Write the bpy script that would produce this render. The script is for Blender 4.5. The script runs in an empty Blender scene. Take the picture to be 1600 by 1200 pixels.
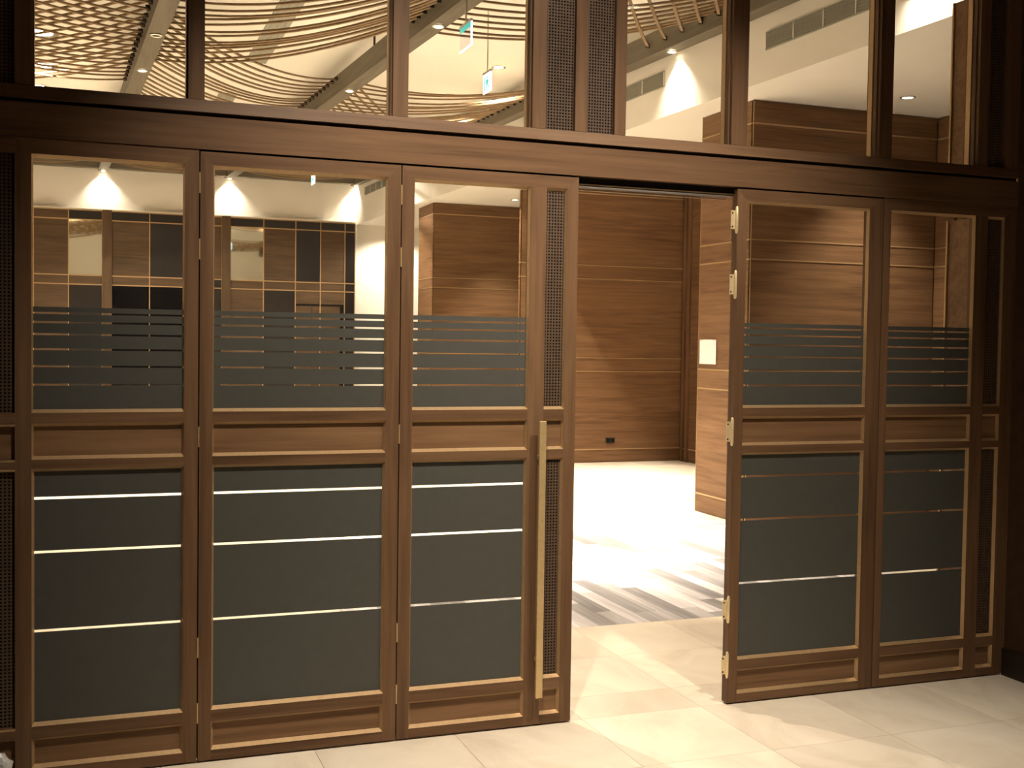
import bpy, bmesh, math, random
from mathutils import Matrix, Vector
random.seed(7)
S = bpy.context.scene
COL = S.collection

# ------------------------------------------------------------------ camera
F_PX, YAW, PITCH, ROLL = 1781.5345, math.radians(20.305989), math.radians(-2.0973564), math.radians(-0.8530181)
CAM = Vector((0.0, -4.580827, 1.6765167))
fw = Vector((math.sin(YAW), math.cos(YAW), 0)); rt = Vector((math.cos(YAW), -math.sin(YAW), 0)); dn = Vector((0, 0, -1))
f2 = math.cos(PITCH)*fw - math.sin(PITCH)*dn
d2 = math.cos(PITCH)*dn + math.sin(PITCH)*fw
r3 = math.cos(ROLL)*rt + math.sin(ROLL)*d2
d3 = -math.sin(ROLL)*rt + math.cos(ROLL)*d2
cd = bpy.data.cameras.new('camera'); cam = bpy.data.objects.new('camera', cd); COL.objects.link(cam)
M = Matrix((r3, -d3, -f2)).transposed().to_4x4(); M.translation = CAM
cam.matrix_world = M
cd.sensor_width = 36.0; cd.lens = F_PX/1600*36.0; cd.clip_start = 0.05; cd.clip_end = 200
S.camera = cam

# ------------------------------------------------------------------ world, exposure
W = bpy.data.worlds.new('world'); S.world = W; W.use_nodes = True
W.node_tree.nodes['Background'].inputs[0].default_value = (1.0, 0.8, 0.6, 1)
W.node_tree.nodes['Background'].inputs[1].default_value = 0.0
vs = S.view_settings
vs.view_transform = 'Standard'; vs.look = 'None'; vs.exposure = 0.0; vs.gamma = 1.0; vs.use_curve_mapping = False
WARM = (1.0, 0.88, 0.71)
LOBBY_W = 480.0      # lobby downlights
HALL_W = 760.0       # hall downlights
WASH_W = 230.0       # wall washers

# ------------------------------------------------------------------ materials
MATS = {}
def nodes(name):
    m = bpy.data.materials.new(name); m.use_nodes = True
    nt = m.node_tree; b = nt.nodes['Principled BSDF']
    return m, nt, b
def coords(nt, scale, rnd=True):
    tc = nt.nodes.new('ShaderNodeTexCoord'); mp = nt.nodes.new('ShaderNodeMapping')
    mp.inputs['Scale'].default_value = scale
    nt.links.new(tc.outputs['Object'], mp.inputs['Vector'])
    if rnd:
        oi = nt.nodes.new('ShaderNodeObjectInfo'); mu = nt.nodes.new('ShaderNodeMath'); mu.operation = 'MULTIPLY'
        mu.inputs[1].default_value = 37.0
        nt.links.new(oi.outputs['Random'], mu.inputs[0]); nt.links.new(mu.outputs[0], mp.inputs['Location'])
    return mp
def noise(nt, mp, scale, detail=4, rough=.55, dist=0.0):
    n = nt.nodes.new('ShaderNodeTexNoise'); n.inputs['Scale'].default_value = scale
    n.inputs['Detail'].default_value = detail; n.inputs['Roughness'].default_value = rough
    n.inputs['Distortion'].default_value = dist
    nt.links.new(mp.outputs[0], n.inputs['Vector']); return n
def ramp(nt, src, stops):
    r = nt.nodes.new('ShaderNodeValToRGB')
    el = r.color_ramp.elements
    while len(el) < len(stops): el.new(0.5)
    for e, (p, c) in zip(el, stops): e.position = p; e.color = (*c, 1)
    nt.links.new(src, r.inputs[0]); return r
def bump(nt, b, src, strength, dist=0.002):
    bp = nt.nodes.new('ShaderNodeBump'); bp.inputs['Strength'].default_value = strength; bp.inputs['Distance'].default_value = dist
    nt.links.new(src, bp.inputs['Height']); nt.links.new(bp.outputs[0], b.inputs['Normal'])
def wood(name, dark, mid, light, axis, rough=.42, spec=.35):
    m, nt, b = nodes(name)
    sc = [34.0, 34.0, 34.0]; sc[axis] = 1.3
    mp = coords(nt, sc)
    n1 = noise(nt, mp, 1.0, 6, .6, .6)
    sc2 = [5.0, 5.0, 5.0]; sc2[axis] = .55
    mp2 = coords(nt, sc2)
    n2 = noise(nt, mp2, 1.0, 3, .5, 1.2)
    mx = nt.nodes.new('ShaderNodeMix'); mx.data_type = 'FLOAT'; mx.inputs[0].default_value = .45
    nt.links.new(n1.outputs[0], mx.inputs[2]); nt.links.new(n2.outputs[0], mx.inputs[3])
    r = ramp(nt, mx.outputs[0], [(.30, dark), (.5, mid), (.72, light)])
    nt.links.new(r.outputs[0], b.inputs['Base Color'])
    b.inputs['Roughness'].default_value = rough; b.inputs['Specular IOR Level'].default_value = spec
    bump(nt, b, n1.outputs[0], .12, .001)
    MATS[name] = m
for ax, s in enumerate('xyz'):
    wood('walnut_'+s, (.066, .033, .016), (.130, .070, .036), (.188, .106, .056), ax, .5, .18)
    wood('panel_'+s, (.094, .047, .021), (.178, .096, .047), (.248, .139, .071), ax, .5, .22)
    wood('feature_'+s, (.052, .032, .017), (.090, .055, .030), (.122, .077, .043), ax, .5, .25)
    wood('dark_'+s, (.018, .011, .008), (.030, .019, .013), (.045, .029, .019), ax, .5, .3)
    wood('slat_'+s, (.13, .085, .045), (.22, .145, .080), (.29, .195, .11), ax, .6, .2)
    wood('beam_'+s, (.085, .070, .050), (.125, .105, .075), (.16, .135, .098), ax, .6, .2)
def plain(name, c, rough=.5, metal=0.0, spec=.5, nscale=0, namt=.06, rnd=0.0, emit=None, es=0.0):
    m, nt, b = nodes(name)
    b.inputs['Base Color'].default_value = (*c, 1); b.inputs['Roughness'].default_value = rough
    b.inputs['Metallic'].default_value = metal; b.inputs['Specular IOR Level'].default_value = spec
    if nscale:
        mp = coords(nt, (nscale,)*3); n = noise(nt, mp, 1.0, 5)
        lo = tuple(max(0, x*(1-namt)) for x in c); hi = tuple(min(1, x*(1+namt)) for x in c)
        r = ramp(nt, n.outputs[0], [(.3, lo), (.7, hi)])
        out = r.outputs[0]
        if rnd:
            oi = nt.nodes.new('ShaderNodeObjectInfo')
            hs = nt.nodes.new('ShaderNodeHueSaturation')
            mr = nt.nodes.new('ShaderNodeMapRange'); mr.inputs['To Min'].default_value = 1-rnd; mr.inputs['To Max'].default_value = 1+rnd*.5
            nt.links.new(oi.outputs['Random'], mr.inputs[0]); nt.links.new(mr.outputs[0], hs.inputs['Value']); nt.links.new(out, hs.inputs['Color'])
            out = hs.outputs[0]
        nt.links.new(out, b.inputs['Base Color'])
    if emit:
        b.inputs['Emission Color'].default_value = (*emit, 1); b.inputs['Emission Strength'].default_value = es
    MATS[name] = m; return m
plain('brass', (.58, .42, .21), .40, .55, .5, 60, .08)
plain('brass_bead', (.46, .305, .16), .36, .45, .5, 60, .08)
plain('brass_bright', (.80, .64, .38), .35, .45, .5, 60, .05)
plain('steel', (.62, .58, .50), .35, 1.0, .5, 60, .05)
plain('dark_metal', (.03, .026, .022), .5, .6, .4, 60, .1)
plain('film', (.062, .061, .053), .52, 0, .35, 25, .05)
plain('white_paint', (.76, .72, .65), .75, 0, .25, 3, .02)
plain('ceiling_paint', (.80, .77, .70), .85, 0, .2, 2, .02)
plain('charcoal_panel', (.013, .009, .008), .35, 0, .5, 8, .2)
plain('lacquer', (.006, .006, .007), .08, 0, .6, 8, .2)
plain('mirror', (.74, .74, .66), .03, 1.0, .5, 2, .02)
plain('lattice_brown', (.085, .052, .032), .55, 0, .3, 30, .15)
plain('black', (.006, .005, .004), .8, 0, .2, 30, .2)
plain('vent_grey', (.30, .29, .24), .6, 0, .3, 20, .06)
plain('paper', (.84, .78, .76), .8, 0, .2, 40, .03)
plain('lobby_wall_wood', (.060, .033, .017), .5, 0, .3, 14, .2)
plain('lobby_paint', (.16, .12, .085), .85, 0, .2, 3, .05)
plain('plastic', (.55, .53, .50), .3, 0, .6, 30, .25)
plain('lamp_glow', (1, .9, .7), .4, 0, .5, 0, 0, 0, (1.0, .86, .62), 30.0)
plain('lamp_dim', (.9, .8, .6), .4, 0, .5, 0, 0, 0, (1.0, .86, .62), 6.0)
plain('sign_white', (.8, .9, .9), .3, 0, .5, 0, 0, 0, (.72, .95, 1.0), 1.6)
plain('sign_green', (.02, .45, .42), .3, 0, .5, 0, 0, 0, (.02, .50, .48), .8)
plain('sign_edge', (.8, .85, 1), .3, 0, .5, 0, 0, 0, (.75, .80, 1.0), 2.2)
plain('plank_grey', (.50, .46, .45), .55, 0, .3, 0)
def stone():
    m, nt, b = nodes('limestone')
    mp = coords(nt, (1.6, 1.1, 1.6)); n = noise(nt, mp, 1.4, 7, .6, .8)
    r = ramp(nt, n.outputs[0], [(.30, (.60, .51, .41)), (.5, (.72, .63, .51)), (.72, (.80, .72, .60))])
    oi = nt.nodes.new('ShaderNodeObjectInfo'); hs = nt.nodes.new('ShaderNodeHueSaturation')
    mr = nt.nodes.new('ShaderNodeMapRange'); mr.inputs['To Min'].default_value = .88; mr.inputs['To Max'].default_value = 1.05
    nt.links.new(oi.outputs['Random'], mr.inputs[0]); nt.links.new(mr.outputs[0], hs.inputs['Value']); nt.links.new(r.outputs[0], hs.inputs['Color'])
    nt.links.new(hs.outputs[0], b.inputs['Base Color'])
    b.inputs['Roughness'].default_value = .48; b.inputs['Specular IOR Level'].default_value = .3
    MATS['limestone'] = m
stone()
def plank():
    m, nt, b = nodes('washed_plank')
    mp = coords(nt, (26, 1.2, 26)); n = noise(nt, mp, 1.0, 6, .6, .5)
    r = ramp(nt, n.outputs[0], [(.28, (.40, .37, .38)), (.5, (.60, .56, .56)), (.75, (.78, .74, .73))])
    oi = nt.nodes.new('ShaderNodeObjectInfo'); hs = nt.nodes.new('ShaderNodeHueSaturation')
    mr = nt.nodes.new('ShaderNodeMapRange'); mr.inputs['To Min'].default_value = .38; mr.inputs['To Max'].default_value = 1.25
    nt.links.new(oi.outputs['Random'], mr.inputs[0]); nt.links.new(mr.outputs[0], hs.inputs['Value']); nt.links.new(r.outputs[0], hs.inputs['Color'])
    nt.links.new(hs.outputs[0], b.inputs['Base Color']); b.inputs['Roughness'].default_value = .55
    MATS['washed_plank'] = m
plank()
def glass(name, tint, ior=1.5):
    m = bpy.data.materials.new(name); m.use_nodes = True; nt = m.node_tree; nt.nodes.clear()
    o = nt.nodes.new('ShaderNodeOutputMaterial'); mx = nt.nodes.new('ShaderNodeMixShader')
    t = nt.nodes.new('ShaderNodeBsdfTransparent'); t.inputs[0].default_value = (*tint, 1)
    g = nt.nodes.new('ShaderNodeBsdfGlossy'); g.inputs['Roughness'].default_value = .02
    fr = nt.nodes.new('ShaderNodeFresnel'); fr.inputs[0].default_value = ior
    ge = nt.nodes.new('ShaderNodeNewGeometry'); su = nt.nodes.new('ShaderNodeMath'); su.operation = 'SUBTRACT'; su.inputs[0].default_value = 1.0
    mu = nt.nodes.new('ShaderNodeMath'); mu.operation = 'MULTIPLY'
    nt.links.new(ge.outputs['Backfacing'], su.inputs[1]); nt.links.new(su.outputs[0], mu.inputs[0]); nt.links.new(fr.outputs[0], mu.inputs[1])
    nt.links.new(mu.outputs[0], mx.inputs[0]); nt.links.new(t.outputs[0], mx.inputs[1]); nt.links.new(g.outputs[0], mx.inputs[2])
    nt.links.new(mx.outputs[0], o.inputs[0]); MATS[name] = m
glass('clear_glass', (.955, .96, .945), 1.28)
glass('acrylic', (.93, .93, .985), 1.08)
glass('clear_plastic', (.80, .79, .77), 1.45)

# ------------------------------------------------------------------ mesh helpers
def box(bm, x0, x1, y0, y1, z0, z1, bev=0.0):
    v = [bm.verts.new((x, y, z)) for x in (x0, x1) for y in (y0, y1) for z in (z0, z1)]
    for q in ((0, 1, 3, 2), (4, 6, 7, 5), (0, 4, 5, 1), (2, 3, 7, 6), (0, 2, 6, 4), (1, 5, 7, 3)):
        bm.faces.new([v[i] for i in q])
    return v
def prism(bm, pts, axis, a0, a1):
    """polygon pts (2-D in the two remaining axes, in order) pushed along axis"""
    def mk(p, a):
        if axis == 0: return (a, p[0], p[1])
        if axis == 1: return (p[0], a, p[1])
        return (p[0], p[1], a)
    A = [bm.verts.new(mk(p, a0)) for p in pts]; B = [bm.verts.new(mk(p, a1)) for p in pts]
    bm.faces.new(A); bm.faces.new(B[::-1]); n = len(pts)
    for i in range(n): bm.faces.new((A[i], B[i], B[(i+1) % n], A[(i+1) % n]))
def lathe(bm, prof, n, cx=0, cy=0):
    rings = []
    for r, z in prof:
        rings.append([bm.verts.new((cx+r*math.cos(2*math.pi*i/n), cy+r*math.sin(2*math.pi*i/n), z)) for i in range(n)])
    for a, b in zip(rings, rings[1:]):
        for i in range(n): bm.faces.new((a[i], a[(i+1) % n], b[(i+1) % n], b[i]))
    bm.faces.new(rings[0][::-1]); bm.faces.new(rings[-1])
def tube(bm, pts, w, h):
    """rectangular section strip following pts"""
    rings = []
    n = len(pts)
    for i, p in enumerate(pts):
        t = (pts[min(i+1, n-1)] - pts[max(i-1, 0)]).normalized()
        s = t.cross(Vector((0, 0, 1))).normalized(); u = s.cross(t).normalized()
        rings.append([bm.verts.new(p + s*a*w/2 + u*b*h/2) for a, b in ((-1, -1), (1, -1), (1, 1), (-1, 1))])
    for a, b in zip(rings, rings[1:]):
        for i in range(4): bm.faces.new((a[i], a[(i+1) % 4], b[(i+1) % 4], b[i]))
    bm.faces.new(rings[0][::-1]); bm.faces.new(rings[-1])
def obj(name, bm, mat, parent=None, bevel=0.0, smooth=False):
    bmesh.ops.recalc_face_normals(bm, faces=bm.faces)
    if bevel:
        bmesh.ops.bevel(bm, geom=list(bm.edges), offset=bevel, segments=1, affect='EDGES', clamp_overlap=True)
    if smooth:
        for f in bm.faces: f.smooth = True
    me = bpy.data.meshes.new(name); bm.to_mesh(me); bm.free()
    me.materials.append(MATS[mat])
    o = bpy.data.objects.new(name, me); COL.objects.link(o)
    if parent is not None: o.parent = parent
    return o
def bx(name, mat, parent, x0, x1, y0, y1, z0, z1, bevel=0.0):
    """box part; its own origin stays on the parent's"""
    bm = bmesh.new(); box(bm, x0, x1, y0, y1, z0, z1)
    return obj(name, bm, mat, parent, bevel)
def tag(o, label, cat=None, kind=None, group=None):
    o['label'] = label
    if cat: o['category'] = cat
    if kind: o['kind'] = kind
    if group: o['group'] = group
    return o
def empty(name, label, cat, kind=None, loc=(0, 0, 0), group=None):
    o = bpy.data.objects.new(name, None); COL.objects.link(o); o.location = loc; o.empty_display_size = .05
    return tag(o, label, cat, kind, group)
def bead(parent, x0, x1, z0, z1, w, yf, yb, wv=None, mat='brass_bead', name='bead'):
    """mitred chamfered bead round an opening: outer edge at yf, inner edge at yb; one mesh per side"""
    wv = w if wv is None else wv
    O = [(x0, z0), (x1, z0), (x1, z1), (x0, z1)]; I = [(x0+wv, z0+w), (x1-wv, z0+w), (x1-wv, z1-w), (x0+wv, z1-w)]
    for i in range(4):
        j = (i+1) % 4; bm = bmesh.new()
        a = [bm.verts.new((O[i][0], yf, O[i][1])), bm.verts.new((O[j][0], yf, O[j][1])), bm.verts.new((I[j][0], yb, I[j][1])), bm.verts.new((I[i][0], yb, I[i][1])),
             bm.verts.new((O[i][0], yb+.002, O[i][1])), bm.verts.new((O[j][0], yb+.002, O[j][1])), bm.verts.new((I[j][0], yb+.002, I[j][1])), bm.verts.new((I[i][0], yb+.002, I[i][1]))]
        for q in ((0, 1, 2, 3), (4, 7, 6, 5), (0, 4, 5, 1), (3, 2, 6, 7), (0, 3, 7, 4), (1, 5, 6, 2)): bm.faces.new([a[k] for k in q])
        obj(name, bm, mat, parent)
def lattice(parent, x0, x1, z0, z1, y, pitch=.0133):
    nx = max(2, round((x1-x0)/pitch)); nz = max(2, round((z1-z0)/pitch)); px = (x1-x0)/nx; pz = (z1-z0)/nz
    bm = bmesh.new(); h = pitch*.23
    for i in range(nx+1): box(bm, max(x0, x0+i*px-h), min(x1, x0+i*px+h), y, y+.004, z0, z1)
    for k in range(nz+1): box(bm, x0, x1, y+.0006, y+.0034, max(z0, z0+k*pz-h), min(z1, z0+k*pz+h))
    o = obj('perforated_panel', bm, 'lattice_brown', parent); o['kind'] = 'stuff'; o['label'] = 'dark brown panel of small square perforations'
    bx('backing', 'black', parent, x0, x1, y+.012, y+.018, z0, z1)

# ------------------------------------------------------------------ floor
fl = tag(bx('floor', 'limestone', None, -9, 12, -8, 20, -.12, -.006), 'pale floor running from the lobby through the open doorway into the hall', 'floor', 'structure')
def tile(x0, x1, y0, y1, mat, name, h=0.0, gap=.0008):
    bm = bmesh.new(); w, d = x1-x0-2*gap, y1-y0-2*gap
    box(bm, -w/2, w/2, -d/2, d/2, -.012, h)
    o = obj(name, bm, mat, fl); o.location = ((x0+x1)/2, (y0+y1)/2, 0); return o
ysl = [-2.37, -1.77, -1.17, -.575, .02, .315, .915, 1.533]
for j in range(len(ysl)-1):
    off = 0.0 if j != 5 else .0
    for i in range(-3, 7):
        x0 = .86 + .6*i + off; x1 = min(x0+.6, 4.42) if ysl[j] < 0 else x0+.6
        if x1 > x0+.05: tile(x0, x1, ysl[j], ysl[j+1], 'limestone', 'stone_tile')
# washed planks of the hall walkway
px = 1.46
while px < 5.6:
    y = 1.533 - random.uniform(0, .7)
    while y < 4.75:
        L = random.uniform(.7, 1.3); a, b = max(y, 1.533), min(y+L, 4.75)
        if b-a > .06 and px > 1.2 + (a-1.5)*.35: tile(px, px+.115, a, b, 'washed_plank', 'plank', 0.0, .0008)
        y += L
    px += .115
for i in range(0, 10):
    for j in range(0, 10):
        x0 = 2.46+.6*i; y0 = 4.75+.6*j
        if x0 < 7.9 and y0 < 10.0: tile(x0, x0+.6, y0, min(y0+.6, 10.4), 'limestone', 'stone_tile')

# ------------------------------------------------------------------ partition: fixed frame, beam, transom
Z = dict(r1t=1.400, r1b=1.336, r2t=1.225, r2b=1.167, r3t=.220, r3b=.150, bt=.060)
YB = .045
beam = empty('trim_1', 'dark walnut beam across the whole partition above the doors', 'beam', 'structure')
bx('fascia', 'walnut_x', beam, -2.5, 4.42, -.006, .12, 2.404, 2.530)
bx('groove', 'dark_x', beam, -2.5, 4.42, .012, .12, 2.530, 2.545)
bm = bmesh.new(); prism(bm, [(-.014, 2.545), (.12, 2.545), (.12, 2.597), (-.004, 2.593)], 0, -2.5, 4.42); obj('sill', bm, 'walnut_x', beam)
track = empty('trim_2', 'brushed metal sliding track in the top of the open doorway', 'track', 'structure')
bx('track_body', 'dark_metal', track, 1.99, 2.79, .035, .11, 2.366, 2.404)
bx('track_lip', 'brass_bead', track, 1.99, 2.79, .030, .0345, 2.371, 2.376)
bx('track_lip', 'brass_bead', track, 1.99, 2.79, .110, .118, 2.357, 2.362)
# transom windows
TOP = 3.45
def post(x0, x1, label, n, z0=2.595, z1=TOP, y0=0.0, y1=.10):
    bm = bmesh.new(); box(bm, x0, x1, y0, y1, z0, z1)
    tag(obj('trim_%d' % n, bm, 'walnut_z'), label, 'post', 'structure')
posts = [(-.262, -.203, 'post left of the leftmost transom pane'), (.352, .407, 'post between the first and second transom panes from the left'),
         (1.158, 1.221, 'post between the second and third transom panes from the left'), (1.770, 1.832, 'post left of the twin perforated strips above the doors'),
         (1.968, 2.024, 'post between the twin perforated strips above the doors'), (2.157, 2.211, 'post right of the twin perforated strips above the doors'),
         (2.746, 2.829, 'post between the transom panes above the right-hand door'), (3.562, 3.637, 'post left of the last transom pane at the right'),
         (4.158, 4.222, 'post right of the last transom pane'), (4.335, 4.42, 'end post of the transom at the dark right wall'), (-.44, -.375, 'end post of the transom at the far left')]
for k, (a, b, l) in enumerate(posts): post(a, b, 'walnut ' + l, 3+k)
bx0 = bx('trim_14', 'walnut_x', None, -2.5, 4.42, 0, .10, TOP, 3.62); tag(bx0, 'walnut head rail along the top of the transom windows', 'rail', 'structure')
panes = [(-.203, .352, 'leftmost'), (.407, 1.158, 'second from the left'), (1.221, 1.770, 'third from the left'), (2.211, 2.746, 'just right of the perforated strips'), (2.829, 3.562, 'second from the right'), (3.637, 4.158, 'rightmost')]
for k, (a, b, l) in enumerate(panes):
    w = empty('window_%d' % (k+1), 'clear glass transom pane above the doors, ' + l, 'window', 'structure')
    bx('glass_pane', 'clear_glass', w, a, b, .045, .053, 2.597, TOP)
    for s, xx in ((1, a), (-1, b)):
        bx('bead', 'walnut_z', w, min(xx, xx+s*.007), max(xx, xx+s*.007), .020, .044, 2.597, TOP)
        bx('bead', 'brass_bead', w, min(xx, xx+s*.007), max(xx, xx+s*.007), .054, .085, 2.597, TOP)
for k, (a, b, l) in enumerate([(1.832, 1.968, 'left one of the twin perforated strips above the doors'), (2.024, 2.157, 'right one of the twin perforated strips above the doors'),
                               (4.222, 4.335, 'perforated strip of the transom beside the dark right wall'), (-.375, -.262, 'perforated strip of the transom at the far left')]):
    w = empty('ventilation_grille', 'dark brown ' + l, 'grille'); lattice(w, a, b, 2.598, TOP, .022)
    bx('back_board', 'lattice_brown', w, a, b, .042, .1, 2.598, TOP)
wl = tag(bx('wall_above', 'white_paint', None, -9, 12, .001, .12, 3.62, 5.0), 'white plaster wall above the glazed partition', 'wall', 'structure')

FILM_UP = [1.783, 1.760, 1.726, 1.681, 1.625, 1.561, 1.492, 1.392]
FILM_LO = [1.175, 1.066, .863, .565, .212]
def pane(parent, x0, x1, z0, z1, bounds, gap):
    g = bx('glass_pane', 'clear_glass', parent, x0-.004, x1+.004, .020, .028, z0-.004, z1+.004)
    n = len(bounds)-1
    for i in range(n):
        top = bounds[i] - (gap/2 if i > 0 else 0); bot = bounds[i+1] + (gap/2 if i < n-1 else 0)
        bx('film_strip', 'film', g, x0-.004, x1+.004, .0185, .0198, max(bot, z0-.004), min(top, z1+.004))
def leaf(n, label, x0, x1, gx0, gx1, cat='door', top=2.396, perf=None, kind='structure', y=0.0):
    d = empty('door_%d' % n, label, cat, kind)
    zb = .008
    # stiles and mitred head rail
    H = 2.345
    def stile(a, b, zt_a, zt_b):
        bm = bmesh.new(); prism(bm, [(a, zb), (b, zb), (b, zt_b), (a, zt_a)], 1, 0, YB); return obj('stile', bm, 'walnut_z', d)
    xr = perf[1] if perf else gx1
    stile(x0, gx0, top, H); stile(xr, x1, H, top)
    bm = bmesh.new(); prism(bm, [(x0, top), (gx0, H), (xr, H), (x1, top)], 1, .0004, YB-.0004); obj('head_rail', bm, 'walnut_x', d)
    cells = [(gx0, gx1, False)]
    if perf:
        stile(gx1, perf[0], H, H); cells.append((perf[0], perf[1], True))
    for a, b, is_perf in cells:
        for t, u, nm in ((Z['r1t'], Z['r1b'], 'upper_rail'), (Z['r2t'], Z['r2b'], 'lock_rail'), (Z['r3t'], Z['r3b'], 'lower_rail'), (Z['bt'], zb, 'bottom_rail')):
            bx(nm, 'walnut_x', d, a, b, .0, YB, u+(.012 if u > .02 else 0), t-.012)
        if is_perf:
            lattice(d, a, b, Z['r1t'], H, .016); lattice(d, a, b, Z['r3t'], Z['r2b'], .016)
            bx('back_board', 'lattice_brown', d, a, b, .036, YB, Z['r1t'], H); bx('back_board', 'lattice_brown', d, a, b, .036, YB, Z['r3t'], Z['r2b'])
        else:
            pane(d, a, b, Z['r1t'], H, FILM_UP, .0075); pane(d, a, b, Z['r3t'], Z['r2b'], FILM_LO, .0095)
        bx('wood_panel', 'panel_x', d, a-.004, b+.004, .019, .035, Z['r2t']-.004, Z['r1b']+.004)
        bx('wood_panel', 'panel_x', d, a-.004, b+.004, .019, .035, Z['bt']-.004, Z['r3b']+.004)
        w = .012
        bead(d, a-.0005, b+.0005, Z['r1t']-.012, H, w, .0, .0165, .006)
        bead(d, a-.0005, b+.0005, Z['r2t']-.012, Z['r1b']+.012, w, .0, .017, .007)
        bead(d, a-.0005, b+.0005, Z['r3t']-.012, Z['r2b']+.012, w, .0, .0165, .009)
        bead(d, a-.0005, b+.0005, Z['bt']-.012, Z['r3b']+.012, w, .0, .017, .010)
    return d
D1 = leaf(1, 'fixed glazed panel at the left end of the partition beside the dark perforated strip', -.262, .393, -.205, .340, 'glazed panel', 2.403)
D2 = leaf(2, 'glazed folding door leaf with grey film, left one of the middle pair', .398, 1.197, .448, 1.142)
D3 = leaf(3, 'glazed door leaf with a tall brass pull handle beside the open doorway', 1.202, 1.992, 1.254, 1.768, perf=(1.843, 1.938))
D4 = leaf(4, 'glazed door leaf with bare brass hinges on its left edge', 2.786, 3.598, 2.838, 3.520)
D5 = leaf(5, 'fixed glazed panel at the right end of the partition in deep shade', 3.603, 4.4199, 3.645, 4.160, 'glazed panel', 2.403, perf=(4.238, 4.345))
for D, xa in ((D2, .3955), (D3, 1.1995), (D5, 3.6005)): bx('seal', 'black', D, xa-.004, xa+.004, .034, .046, .008, 2.40)  # black strips added behind the leaf gaps to stop hall light leaking through
bx('door_stop', 'dark_x', beam, -.262, 1.992, .047, .075, 2.375, 2.404); bx('door_stop', 'dark_x', beam, 2.786, 4.42, .047, .075, 2.375, 2.404)  # dark strips added to block the light line above the door heads
# left end: perforated strip and stile beside fixed panel
w = empty('ventilation_grille', 'tall dark perforated strip at the far left beside the fixed panel', 'grille')
bx('stile', 'walnut_z', w, -.44, -.375, 0, .05, 0, 2.403)
for t, u in ((1.388, 1.348), (1.213, 1.179), (.208, .162), (.048, .0), (2.403, 2.345)): bx('rail', 'walnut_x', w, -.375, -.262, 0, .05, u, t)
lattice(w, -.375, -.262, 1.388, 2.345, .016); lattice(w, -.375, -.262, .208, 1.179, .016)
bx('wood_panel', 'panel_x', w, -.375, -.262, .02, .035, 1.213, 1.348); bx('wood_panel', 'panel_x', w, -.375, -.262, .02, .035, .048, .162)
for zz in (1.346, 1.213, 1.178, .206): bx('bead', 'brass_bead', w, -.375, -.262, -.001, .012, zz-.008, zz)
bx('back_board', 'lattice_brown', w, -.375, -.262, .036, .05, 0, 2.345)
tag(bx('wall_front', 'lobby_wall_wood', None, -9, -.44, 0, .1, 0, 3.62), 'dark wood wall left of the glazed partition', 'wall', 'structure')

# pull handle: flat brass bar on two stand-offs
hd = bx('pull_handle', 'brass', D3, 1.806, 1.838, -.052, -.040, .138, 1.340, .002)
for zz in (.30, 1.18): bx('standoff', 'brass', hd, 1.815, 1.829, -.041, .001, zz-.009, zz+.009)
hd['label'] = 'tall flat brass pull bar'
# hinges of the removed leaf
for k, (zt, zl) in enumerate([(2.316, 2.190), (2.023, 1.891), (1.345, 1.212), (.515, .386), (.253, .127)]):
    bm = bmesh.new(); box(bm, 2.752, 2.777, -.004, 0.0, zl+.020, zt-.020)
    h = obj('hinge', bm, 'brass_bright', D4, .001); h['label'] = 'bare brass butt hinge'
    bm = bmesh.new(); c = .0075
    lathe(bm, [(.002, zl), (.006, zl+.004), (.006, zl+.010), (c, zl+.013), (c, zt-.013), (.006, zt-.010), (.006, zt-.004), (.002, zt)], 12, 2.7805, -.006)
    obj('pin', bm, 'brass_bright', h, smooth=True)
    for zz in (zl+.032, zt-.032):
        bm = bmesh.new(); lathe(bm, [(.004, 0), (.004, .0015)], 8)
        s = obj('screw_hole', bm, 'black', h); s.location = (2.759, -.0038, zz); s.rotation_euler = (math.pi/2, 0, 0)
for D, xh in ((D3, 1.1995), (D2, .3955)):
    for zt, zl in ((2.316, 2.235), (2.06, 1.98), (1.33, 1.25), (.50, .42), (.24, .16)):
        bm = bmesh.new(); lathe(bm, [(.003, zl), (.003, zt)], 8, xh, -.001); obj('hinge', bm, 'brass', D)

# deep jamb behind the right end of the glazing
tag(bx('trim_15', 'panel_x', None, 4.165, 4.215, .10, .205, 2.60, TOP), 'wood jamb behind the rightmost transom pane', 'jamb', 'structure')
jb = empty('trim_16', 'lower wood jamb behind the fixed panel at the right end', 'jamb', 'structure')
bx('board', 'panel_x', jb, 4.165, 4.215, .05, .205, 0, 2.335); bx('strip', 'brass_bead', jb, 4.156, 4.166, .196, .206, 0, 2.335)
tag(bx('trim_17', 'brass_bead', None, 4.156, 4.166, .196, .206, 2.60, TOP), 'brass edge strip on the upper right jamb', 'trim', 'structure')

# ------------------------------------------------------------------ lobby shell
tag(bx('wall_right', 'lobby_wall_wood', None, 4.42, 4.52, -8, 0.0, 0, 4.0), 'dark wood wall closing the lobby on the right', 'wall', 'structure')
tag(bx('baseboard_right', 'dark_y', None, 4.408, 4.42, -8, -.001, 0, .14), 'dark skirting along the lobby wall at the right edge', 'baseboard', 'structure')
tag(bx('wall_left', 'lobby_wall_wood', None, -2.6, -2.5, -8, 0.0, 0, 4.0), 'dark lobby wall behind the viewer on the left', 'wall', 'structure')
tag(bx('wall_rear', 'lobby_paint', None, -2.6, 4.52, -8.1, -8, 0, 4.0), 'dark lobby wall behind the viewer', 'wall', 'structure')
tag(bx('ceiling_lobby', 'lobby_paint', None, -2.6, 4.52, -8, 0.0, 4.0, 4.12), 'dim lobby ceiling over the viewer', 'ceiling', 'structure')

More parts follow.
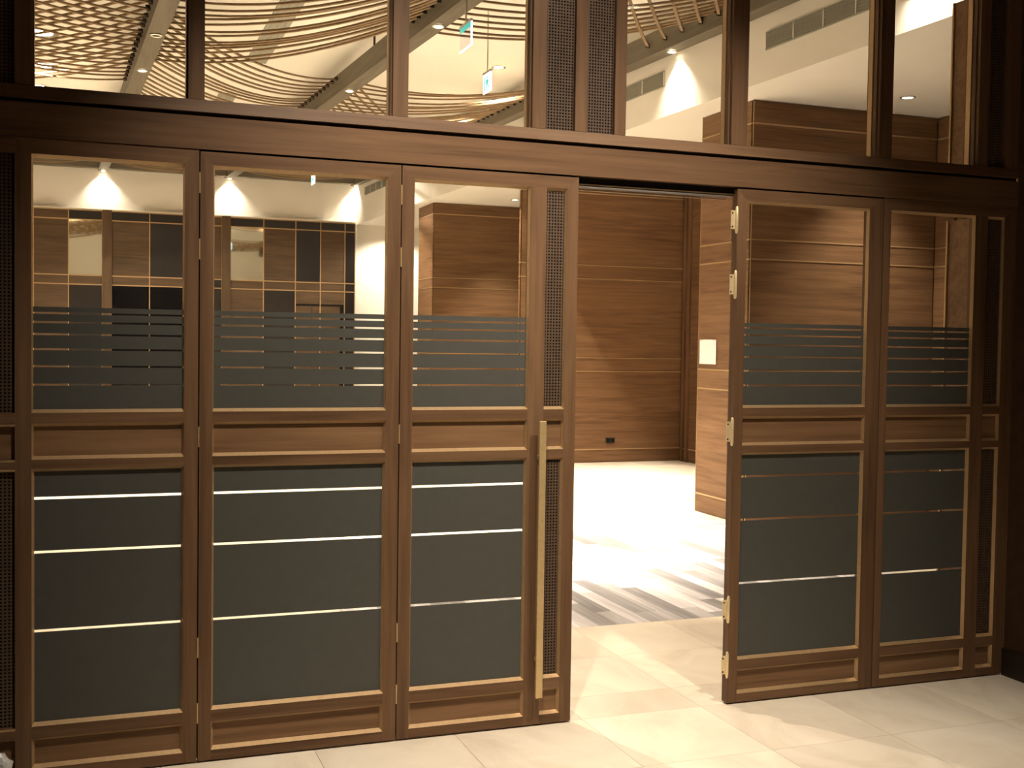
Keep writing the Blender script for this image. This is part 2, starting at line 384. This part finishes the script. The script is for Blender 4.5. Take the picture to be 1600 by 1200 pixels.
def spot(name, loc, watts, size, blend, color=WARM, radius=.04, parent=None, aim=None):
    l = bpy.data.lights.new(name, 'SPOT'); l.energy = watts; l.spot_size = math.radians(size); l.spot_blend = blend; l.color = color; l.shadow_soft_size = radius
    o = bpy.data.objects.new(name, l); COL.objects.link(o); o.location = loc
    if aim is not None: o.rotation_euler = Vector(aim).to_track_quat('-Z', 'Y').to_euler()
    if parent is not None: o.parent = parent
    return o
def downlight(loc, label, watts=0, size=110, blend=.8, r=.055, glow='lamp_glow', aim=None, radius=.04, group=None, off=.012):
    """recessed downlight: ring, lens and its own lamp"""
    t = empty('downlight', label, 'downlight', None, loc, group)
    bm = bmesh.new(); n = 20
    P = [(r*.78, -.004), (r, -.008), (r*1.18, -.003), (r*1.18, .004), (r*.78, .004)]
    rings = [[bm.verts.new((a*math.cos(2*math.pi*i/n), a*math.sin(2*math.pi*i/n), z)) for i in range(n)] for a, z in P]
    for q in range(len(P)):
        A, B = rings[q], rings[(q+1) % len(P)]
        for i in range(n): bm.faces.new((A[i], A[(i+1) % n], B[(i+1) % n], B[i]))
    obj('trim_ring', bm, 'steel', t)
    bm = bmesh.new(); lathe(bm, [(r*.77, .003), (r*.77, -.001), (r*.4, -.003)][::-1], 20); obj('lens', bm, glow, t)
    if watts:
        spot('lamp', (0, 0, -off), watts, size, blend, radius=radius, parent=t, aim=None if aim is None else Vector(aim)-Vector(loc))
    return t
for k, (x, y, w_, l) in enumerate([(2.675, -1.75, .9, 'right'), (.95, -1.75, 1.0, 'left')]):
    downlight((x, y, 3.998), 'recessed lobby downlight in front of the doors, %s one' % l, LOBBY_W*w_, 66, 1.0, radius=.03, aim=(x+.2*(1.8-x), 0, 1.35))
downlight((1.8, -1.75, 3.998), 'recessed lobby downlight in front of the doors, middle one', LOBBY_W*.5, 62, 1.0, radius=.03, aim=(1.8, 0, 2.75))  # added lamp, lifts the beam and the upper posts
for x, y in ((3.5, -2.5), (1.6, -2.0)):  # added fill lamps out of view, they brighten the lobby floor
    downlight((x, y, 3.998), 'recessed lobby downlight over the viewer, %s one' % ('right' if x > 2 else 'left'), LOBBY_W*.8, 84, .9, radius=.04)

# ------------------------------------------------------------------ hall shell
ZC = 5.0
tag(bx('ceiling', 'ceiling_paint', None, -9, 12, .12, 18.2, ZC, ZC+.1), 'white hall ceiling above the draped slats', 'ceiling', 'structure')
YBK = 17.577
tag(bx('wall_back', 'white_paint', None, -9, 12, 17.74, 17.9, 0, ZC), 'white back wall of the hall with washes of light', 'wall', 'structure')
tag(bx('wall_hall_left', 'white_paint', None, -9.1, -9, .1, 18, 0, ZC), 'far left white wall of the hall', 'wall', 'structure')
def bulk(Y): return 5.5 - .037*(Y-2.3)
bm = bmesh.new(); prism(bm, [(bulk(.12), .12), (bulk(17.74), 17.74), (12, 17.74), (12, .12)], 2, 3.95, ZC)
tag(obj('ceiling_soffit', bm, 'white_paint'), 'dropped white soffit along the right side of the hall with its upstand', 'soffit', 'structure')
# wall vents in the upstand
ang = math.atan2(-.037, 1)
def vent(y0, y1, z0, z1, label):
    t = empty('wall_vent', label, 'vent', None, (bulk(y0)-.001, y0, 0)); t.rotation_euler = (0, 0, math.atan(.037))
    L = y1-y0
    bx('frame', 'vent_grey', t, -.012, 0, 0, L, z0, z0+.010); bx('frame', 'vent_grey', t, -.012, 0, 0, L, z1-.010, z1)
    bx('backing', 'vent_grey', t, -.003, 0, 0, L, z0+.010, z1-.010)
    nm = max(2, round(L/.42))
    for i in range(nm+1):
        yy = L*i/nm; bx('divider', 'white_paint', t, -.013, -.003, max(0, yy-.006), min(L, yy+.006), z0+.010, z1-.010)
    n = 9
    for i in range(n):
        zz = z0+.016 + (z1-z0-.032)*i/(n-1)
        bm = bmesh.new(); prism(bm, [(-.011, zz-.004), (-.009, zz-.006), (-.003, zz+.003), (-.005, zz+.005)], 1, .006, L-.006); obj('louvre', bm, 'vent_grey', t)
vent(1.6, 3.95, 4.21, 4.365, 'long grey louvred vent high on the white upstand at the right')
vent(5.68, 7.9, 4.25, 4.405, 'grey louvred vent on the upstand behind the bright wash of light')
vent(13.5, 17.1, 4.46, 4.61, 'distant grey vent on the upstand by the back wall corner')

# panelled walls
def wall_set(t, span, axis, at, sgn, zs, top, right_edge=True, wmat='panel_'):
    """panel boards stacked between brass strips. axis 0: the face runs along x at y=at; axis 1: along y at x=at. sgn: outward normal sign"""
    a, b = span
    edges = [0.0] + zs + [top]
    def put(nm, mat, z0, z1, d0, d1, aa=a, bb=b):
        lo, hi = sorted((at+sgn*d0, at+sgn*d1))
        if axis == 0: return bx(nm, mat, t, aa, bb, lo, hi, z0, z1)
        return bx(nm, mat, t, lo, hi, aa, bb, z0, z1)
    for i in range(len(edges)-1):
        put('wood_panel', wmat + ('x' if axis == 0 else 'y'), edges[i]+.006, edges[i+1]-.006, -.03, 0)
    for z in zs: put('brass_strip', 'brass_bead', z-.007, z+.007, -.028, .006)
ZB = [.186, 1.285, 1.474, 2.578, 2.766, 3.76]
zc = [.186, 1.245, 1.435, 2.482, 2.664, 3.735]
za = [.186, 1.285, 1.474, 2.560, 2.720, 3.765]
B = empty('wall_alcove', 'walnut panelled wall with brass strips seen straight through the open doorway', 'wall', 'structure')
bx('core', 'dark_x', B, 5.545, 8.1, 10.06, 10.12, 0, 3.949); wall_set(B, (5.512, 8.0), 0, 10.026, -1, ZB, 3.95)
wall_set(B, (10.027, 10.12), 1, 5.512, -1, ZB, 3.95)
Dw = empty('wall_alcove_side', 'walnut side wall running back to the far corner of the open doorway', 'wall', 'structure')
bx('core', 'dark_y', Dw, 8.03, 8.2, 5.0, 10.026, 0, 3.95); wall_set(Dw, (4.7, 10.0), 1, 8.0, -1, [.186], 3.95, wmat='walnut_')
for yy in (9.93, 9.80): bx('pilaster_fillet', 'walnut_z', Dw, 7.975, 8.0, yy-.04, yy+.04, 0, 3.95)
Cw = empty('wall_pillar_right', 'walnut clad pillar with brass strips and a pinned sheet behind the right-hand door', 'pillar', 'structure')
bx('core', 'dark_x', Cw, 5.775, 7.86, 4.645, 5.51, 0, 3.949)
wall_set(Cw, (5.742, 7.838), 0, 4.612, -1, zc, 3.95); wall_set(Cw, (4.613, 5.543), 1, 5.742, -1, zc, 3.95)
for yy in (4.612, 5.543): bx('corner_strip', 'brass_bead', Cw, 5.738, 5.746, yy-.004, yy+.004, 0, 3.95)
Ew = empty('wall_hall_right', 'walnut side wall of the hall behind the right end of the partition', 'wall', 'structure')
bx('core', 'dark_y', Ew, 7.87, 8.0, .12, 4.60, 0, 3.949); wall_set(Ew, (.12, 4.60), 1, 7.838, -1, zc, 3.95)
for yy in (4.33, 4.20, 4.07): bx('pilaster_fillet', 'walnut_z', Ew, 7.80, 7.838, yy-.03, yy+.03, 0, 3.95)
Aw = empty('wall_pillar_far', 'walnut clad pillar seen through the glass of the door with the pull handle', 'pillar', 'structure')
bx('core', 'dark_x', Aw, 5.31, 8.0, 13.525, 14.36, 0, 3.949)
wall_set(Aw, (5.276, 8.0), 0, 13.492, -1, za, 3.95); wall_set(Aw, (13.493, 14.39), 1, 5.276, -1, za, 3.95)
# back feature wall: panels between brass strips
G = empty('wall_feature', 'feature wall of walnut, charcoal and mirror panels at the far end of the hall', 'wall', 'structure')
bx('core', 'dark_x', G, -2.6, 4.87, YBK+.03, 17.74, 0, 3.94)
zt, z1, z2, z3 = 3.955, 3.785, 2.777, 2.612
cols = [(-2.3, -1.60, 'wwww'), (-1.60, -.96, 'dwww'), (-.96, -.375, 'wwww'), (-.375, .201, 'dmwd'), (.366, 1.023, 'dwwl'), (1.023, 1.66, 'ddwl'), (1.66, 2.326, 'wwdd'),
        (2.479, 3.10, 'dmww'), (3.10, 3.709, 'dwwd'), (3.709, 4.192, 'ddwo'), (4.192, 4.67, 'dwwo'), (4.67, 4.87, 'dddd')]
MM = {'w': 'feature_x', 'd': 'charcoal_panel', 'm': 'mirror', 'l': 'lacquer'}
NM = {'w': 'wood_panel', 'd': 'charcoal_panel', 'm': 'mirror_panel', 'l': 'black_panel'}
for a, b, code in cols:
    for (hi, lo), c in zip(((zt, z1), (z1, z2), (z2, z3), (z3, 0)), code):
        if c == 'o':   # doorway: header, recessed door leaf
            bx('wood_panel', 'feature_x', G, a+.008, b-.008, YBK, YBK+.03, 2.36, hi-.008)
            continue
        bx(NM[c], MM[c], G, a+.008, b-.008, YBK, YBK+.03, lo+.008, hi-.008)
    bx('brass_strip', 'brass_bead', G, b-.009, b+.009, YBK-.008, YBK+.03, 0, zt)
    for z in (zt, z1, z2, z3): bx('brass_strip', 'brass_bead', G, a, b-.009, YBK-.008, YBK+.03, z-.010, z+.010)
for a, b in ((.201, .366), (2.326, 2.479)): bx('pilaster', 'feature_z', G, a, b, YBK-.05, YBK+.03, 0, 3.97)
bx('door_frame', 'black', G, 3.72, 4.66, YBK-.006, YBK+.03, 2.325, 2.36); bx('door_frame', 'black', G, 4.59, 4.66, YBK-.006, YBK+.03, 0, 2.325)
for a, b in ((3.72, 4.03), (4.035, 4.585)): bx('door_leaf', 'feature_x', G, a, b, YBK+.002, YBK+.03, 0, 2.325)
bx('cap', 'white_paint', G, -2.6, 4.87, YBK-.004, 17.74, 3.966, 3.985)

# ------------------------------------------------------------------ ceiling beams
def zb(Y): return 4.5 + .2*(Y-3)/14.5
BX = {0: (-1.70, -2.10), 1: (.735, .215), 2: (3.07, 2.47), 3: (5.41-.02, 4.93-.03)}   # centre x at Y=2.5 and Y=17.6
def bxc(i, Y): a, b = BX[i]; return a + (b-a)*(Y-2.5)/15.1
BL = {0: 'out of sight beam at the far left of the hall ceiling', 1: 'long brown ceiling beam seen through the leftmost transom pane', 2: 'long brown ceiling beam crossing the second and third transom panes', 3: 'long brown ceiling beam against the upstand on the right'}
for i in range(4):
    t = empty('ceiling_beam', BL[i], 'beam')
    bm = bmesh.new(); w = .085
    P = []
    for Y in (.14, 17.735):
        x = bxc(i, Y); z = zb(Y)
        P.append([bm.verts.new((x+s*w, Y, z+q)) for s, q in ((-1, 0), (1, 0), (1, .22), (-1, .22))])
    for k in range(4): bm.faces.new((P[0][k], P[0][(k+1) % 4], P[1][(k+1) % 4], P[1][k]))
    bm.faces.new(P[0][::-1]); bm.faces.new(P[1]); obj('beam_body', bm, 'beam_y', t)
    for Y in (3.0, 7.6, 12.2, 16.8):
        bx('hanger', 'dark_metal', t, bxc(i, Y)-.01, bxc(i, Y)+.01, Y-.01, Y+.01, zb(Y)+.2, ZC)
t = empty('ceiling_beam', 'brown cross beam along the top of the white back wall', 'beam')
bx('beam_body', 'beam_x', t, -6.0, 4.86, 17.45, 17.62, 4.715, 4.90)
# slats draped from beam to beam
def canopy(label, iL, iR, groups):
    t = empty('draped_slat_canopy', label, 'canopy')
    cm = bmesh.new()
    for (L, R, n, sag, dz) in groups:
        for k in range(n):
            u = k/(n-1)
            yl = L[0]+(L[1]-L[0])*u + random.uniform(-.03, .03); yr = R[0]+(R[1]-R[0])*u + random.uniform(-.03, .03)
            p = Vector((bxc(iL, yl)+.10, yl, zb(yl)+.13+dz)); q = Vector((bxc(iR, yr)-.10, yr, zb(yr)+.13+dz))
            sg = sag*random.uniform(.85, 1.15); N = 14; pts = []
            for j in range(N+1):
                s = j/N; c = p.lerp(q, s); c.z -= sg*4*s*(1-s); pts.append(c)
            bm = bmesh.new(); tube(bm, pts, .027, .017); obj('slat', bm, 'slat_x', t)
            for e, sx in ((p, -1), (q, 1)): box(cm, e.x-.022, e.x+.022, e.y-.012, e.y+.012, e.z-.016, e.z+.022)
    o = obj('clips', cm, 'dark_metal', t); o['kind'] = 'stuff'; o['label'] = 'row of small dark clips holding the slats'
canopy('two fans of slender draped slats between the first two beams', 1, 2, [((3.4, 8.6), (1.2, 5.9), 26, .16, 0), ((6.6, 14.0), (8.9, 15.2), 32, .17, .035), ((14.3, 17.3), (15.5, 17.3), 12, .12, 0)])
canopy('slender draped slats crossing in a net left of the first beam', 0, 1, [((2.6, 8.6), (5.4, 9.8), 21, .12, 0), ((6.8, 10.7), (4.2, 9.0), 17, .12, .035), ((13.4, 17.0), (11.8, 17.0), 12, .14, 0)])
canopy('slender draped slats above and beyond the hanging signs, up to the right beam', 2, 3, [((3.4, 6.2), (1.4, 4.7), 15, .14, 0), ((8.8, 14.4), (7.9, 12.2), 24, .12, 0), ((8.9, 12.0), (12.6, 16.6), 12, .12, .035), ((15.3, 17.3), (15.0, 17.2), 10, .12, 0), ((.5, 2.4), (3.4, 5.7), 8, .10, -.035)])
# grey linear diffusers in the ceiling
for (a, b, l) in (((1.95, 5.6), (1.86, 9.5), 'near'), ((1.80, 11.4), (1.75, 14.5), 'far')):
    t = empty('ceiling_diffuser', 'grey strip diffuser in the hall ceiling, %s one' % l, 'diffuser')
    bx('frame', 'vent_grey', t, b[0]-.12, b[0]+.12, a[1], b[1], ZC-.012, ZC)
    for k in (-.07, 0, .07): bx('blade', 'vent_grey', t, b[0]+k-.008, b[0]+k+.008, a[1]+.03, b[1]-.03, ZC-.018, ZC-.0125)

# ------------------------------------------------------------------ hall lamps
def ball(i, Y, label, watts, size=110, blend=.8, glow='lamp_glow'):
    downlight((bxc(i, Y), Y, zb(Y)-.009), label, watts, size, blend, .05, glow)
ball(1, 8.57, 'small downlight lit under the beam in the leftmost transom pane', HALL_W)
ball(1, 6.90, 'small unlit downlight under the beam in the leftmost transom pane', 0, glow='dark_metal')
ball(2, 8.64, 'small lit downlight under the beam in the second transom pane', HALL_W)
ball(2, 5.46, 'small lit downlight under the beam in the third transom pane', HALL_W)
def wash(loc, label, watts=WASH_W, size=104):
    downlight(loc, label, watts, size, 1.0, .045, radius=.02)
for i, l in ((1, 'left'), (2, 'middle'), (3, 'right')):
    wash((bxc(i, 17.6), 17.665, zb(17.6)-.012), 'downlight at the back wall making the %s wash of light' % l)
for Y, l in ((5.40, 'on the upstand above the doorway'), (1.95, 'on the upstand at the far right')):
    wash((bulk(Y)-.085, Y, zb(Y)-.012), 'downlight under the right beam washing light %s' % l)
for (x, y, l, e) in ((6.95, 3.97, 'recessed downlight in the soffit above the walnut pillar at the right', .55), (6.35, 12.57, 'recessed downlight in the soffit seen through the door with the pull handle', .8), (6.0, 7.6, 'recessed downlight in the soffit above the doorway view', 2.2)):  # the doorway-view lamp is added to whiten the hall floor
    downlight((x, y, 3.948), l, HALL_W*e, 84, .9, .06)
for (x, y, l, e) in ((4.63, 8.56, 'recessed ceiling downlight beside the hanging exit sign', 1.3), (4.55, 10.3, 'recessed ceiling downlight left of the hanging exit sign', 1.3), (-.64, 12.0, 'small recessed downlight at the lower left of the leftmost transom pane', .8),
                     (-.53, 9.1, 'bright spot behind the crossed slats, upper one', 1.6), (-.585, 10.75, 'bright spot behind the crossed slats, lower one', 1.6)):
    downlight((x, y, ZC-.002), l, HALL_W*e, 110, .8, .18 if 'bright' in l else .075)
downlight((5.62, 17.1, 3.948), 'recessed downlight in the soffit lighting the white far corner', HALL_W*.5, 140, .6, .06)
for (x, y, l) in ((.9, 14.6, 'recessed ceiling downlight before the feature wall, left one'), (3.9, 14.4, 'recessed ceiling downlight before the feature wall, right one'), (3.8, 4.7, 'recessed ceiling downlight over the plank walkway'), (1.2, 3.0, 'recessed ceiling downlight behind the middle doors'), (-4.0, 5.0, 'recessed ceiling downlight far to the left'), (-4.0, 12.0, 'recessed ceiling downlight in the far left corner')):  # feature wall and walkway lamps are added fill for those areas
    downlight((x, y, ZC-.002), l, HALL_W*(5.6 if 'walkway' in l else 1.5), 62 if 'walkway' in l else 140 if 'feature' in l else 110, .8, .075)

# ------------------------------------------------------------------ hanging signs
def sign(loc, rz, w, h, label, edge):
    t = empty('exit_sign', label, 'sign', None, loc); t.rotation_euler = (0, 0, rz)
    bx('rod', 'steel', t, -.006, .006, -.006, .006, h, ZC-loc[2]); bx('top_bar', 'steel', t, -.012, .012, -w/2, w/2, h, h+.022)
    if edge:
        bx('acrylic_panel', 'acrylic', t, -.004, .004, -w/2, w/2, 0, h)
        bx('lit_band', 'sign_green', t, -.006, -.0042, -w/2, w/2, h*.78, h)
        bx('lit_edge', 'sign_edge', t, -.006, .006, -w/2, w/2, -.010, 0); bx('lit_edge', 'sign_edge', t, -.006, .006, -w/2-.010, -w/2, -.010, h)
    else:
        bx('lit_panel', 'sign_white', t, -.006, .006, -w/2, w/2, 0, h)
        # running figure and doorway symbol, raised on the face towards the lobby
        m = bmesh.new()
        def quad(pts): prism(m, [(p[0]*w, p[1]*h) for p in pts], 0, -.009, -.006)
        quad([(-.10, .72), (-.02, .72), (-.02, .84), (-.10, .84)])
        quad([(-.14, .42), (.04, .46), (.0, .70), (-.12, .68)])
        quad([(.02, .56), (.18, .50), (.18, .56), (.02, .66)])
        quad([(-.13, .62), (-.28, .56), (-.26, .50), (-.13, .56)])
        quad([(-.14, .44), (-.06, .44), (-.16, .26), (-.32, .20), (-.32, .27), (-.20, .31)])
        quad([(-.04, .46), (.05, .46), (.14, .32), (.10, .14), (.03, .15), (.06, .31)])
        quad([(.26, .14), (.34, .14), (.34, .84), (.26, .84)])
        obj('running_figure', m, 'sign_green', t)
sign((3.52, 14.75, 4.29), 0.0, .30, .16, 'tiny glowing exit sign far off near the back wall', False)
sign((2.93, 4.57, 4.12), 0.0, .30, .187, 'edge lit clear acrylic exit sign with a green band, hanging higher', True)
sign((3.75, 6.40, 4.19), 0.0, .24, .19, 'glowing white exit sign with a green running figure', False)

# ------------------------------------------------------------------ small things
p = empty('paper_notice', 'white sheet of paper pinned on the side of the walnut pillar', 'paper', None, (5.742, 5.345, 1.61))
bm = bmesh.new(); N = 6
vv = [[bm.verts.new((-.008-.004*math.sin(i/N*3.1)*(1 if k else .4), -.16+.32*i/N, -.121+.242*k/2)) for k in range(3)] for i in range(N+1)]
ww = [[bm.verts.new((v.co.x+.0015, v.co.y, v.co.z)) for v in c] for c in vv]
for i in range(N):
    for k in range(2):
        bm.faces.new((vv[i][k], vv[i+1][k], vv[i+1][k+1], vv[i][k+1])); bm.faces.new((ww[i][k], ww[i][k+1], ww[i+1][k+1], ww[i+1][k]))
obj('sheet', bm, 'paper', p)
bx('tape', 'plastic', p, -.0105, -.0075, -.16, .16, .112, .122)
o = empty('wall_outlet', 'small dark socket plate low on the panelled wall', 'outlet', None, (6.895, 10.02, .311))
bx('plate', 'dark_metal', o, -.068, .068, -.010, .004, -.036, .036, .002)
for xx in (-.034, .034):
    bx('socket', 'black', o, xx-.022, xx+.022, -.0125, -.0095, -.022, .022)
# crumpled clear plastic at the left foot
bm = bmesh.new(); rnd = random.Random(3)
bmesh.ops.create_icosphere(bm, subdivisions=3, radius=1.0)
for v in bm.verts:
    k = rnd.uniform(.72, 1.12); v.co = Vector((v.co.x*.062*k, v.co.y*.055*k, max(-.075, v.co.z*.080*k)+.075))
pb = obj('plastic_bag', bm, 'plastic'); pb.location = (-.325, -.085, 0)
tag(pb, 'crumpled grey plastic bag on the floor at the lower left corner', 'bag')
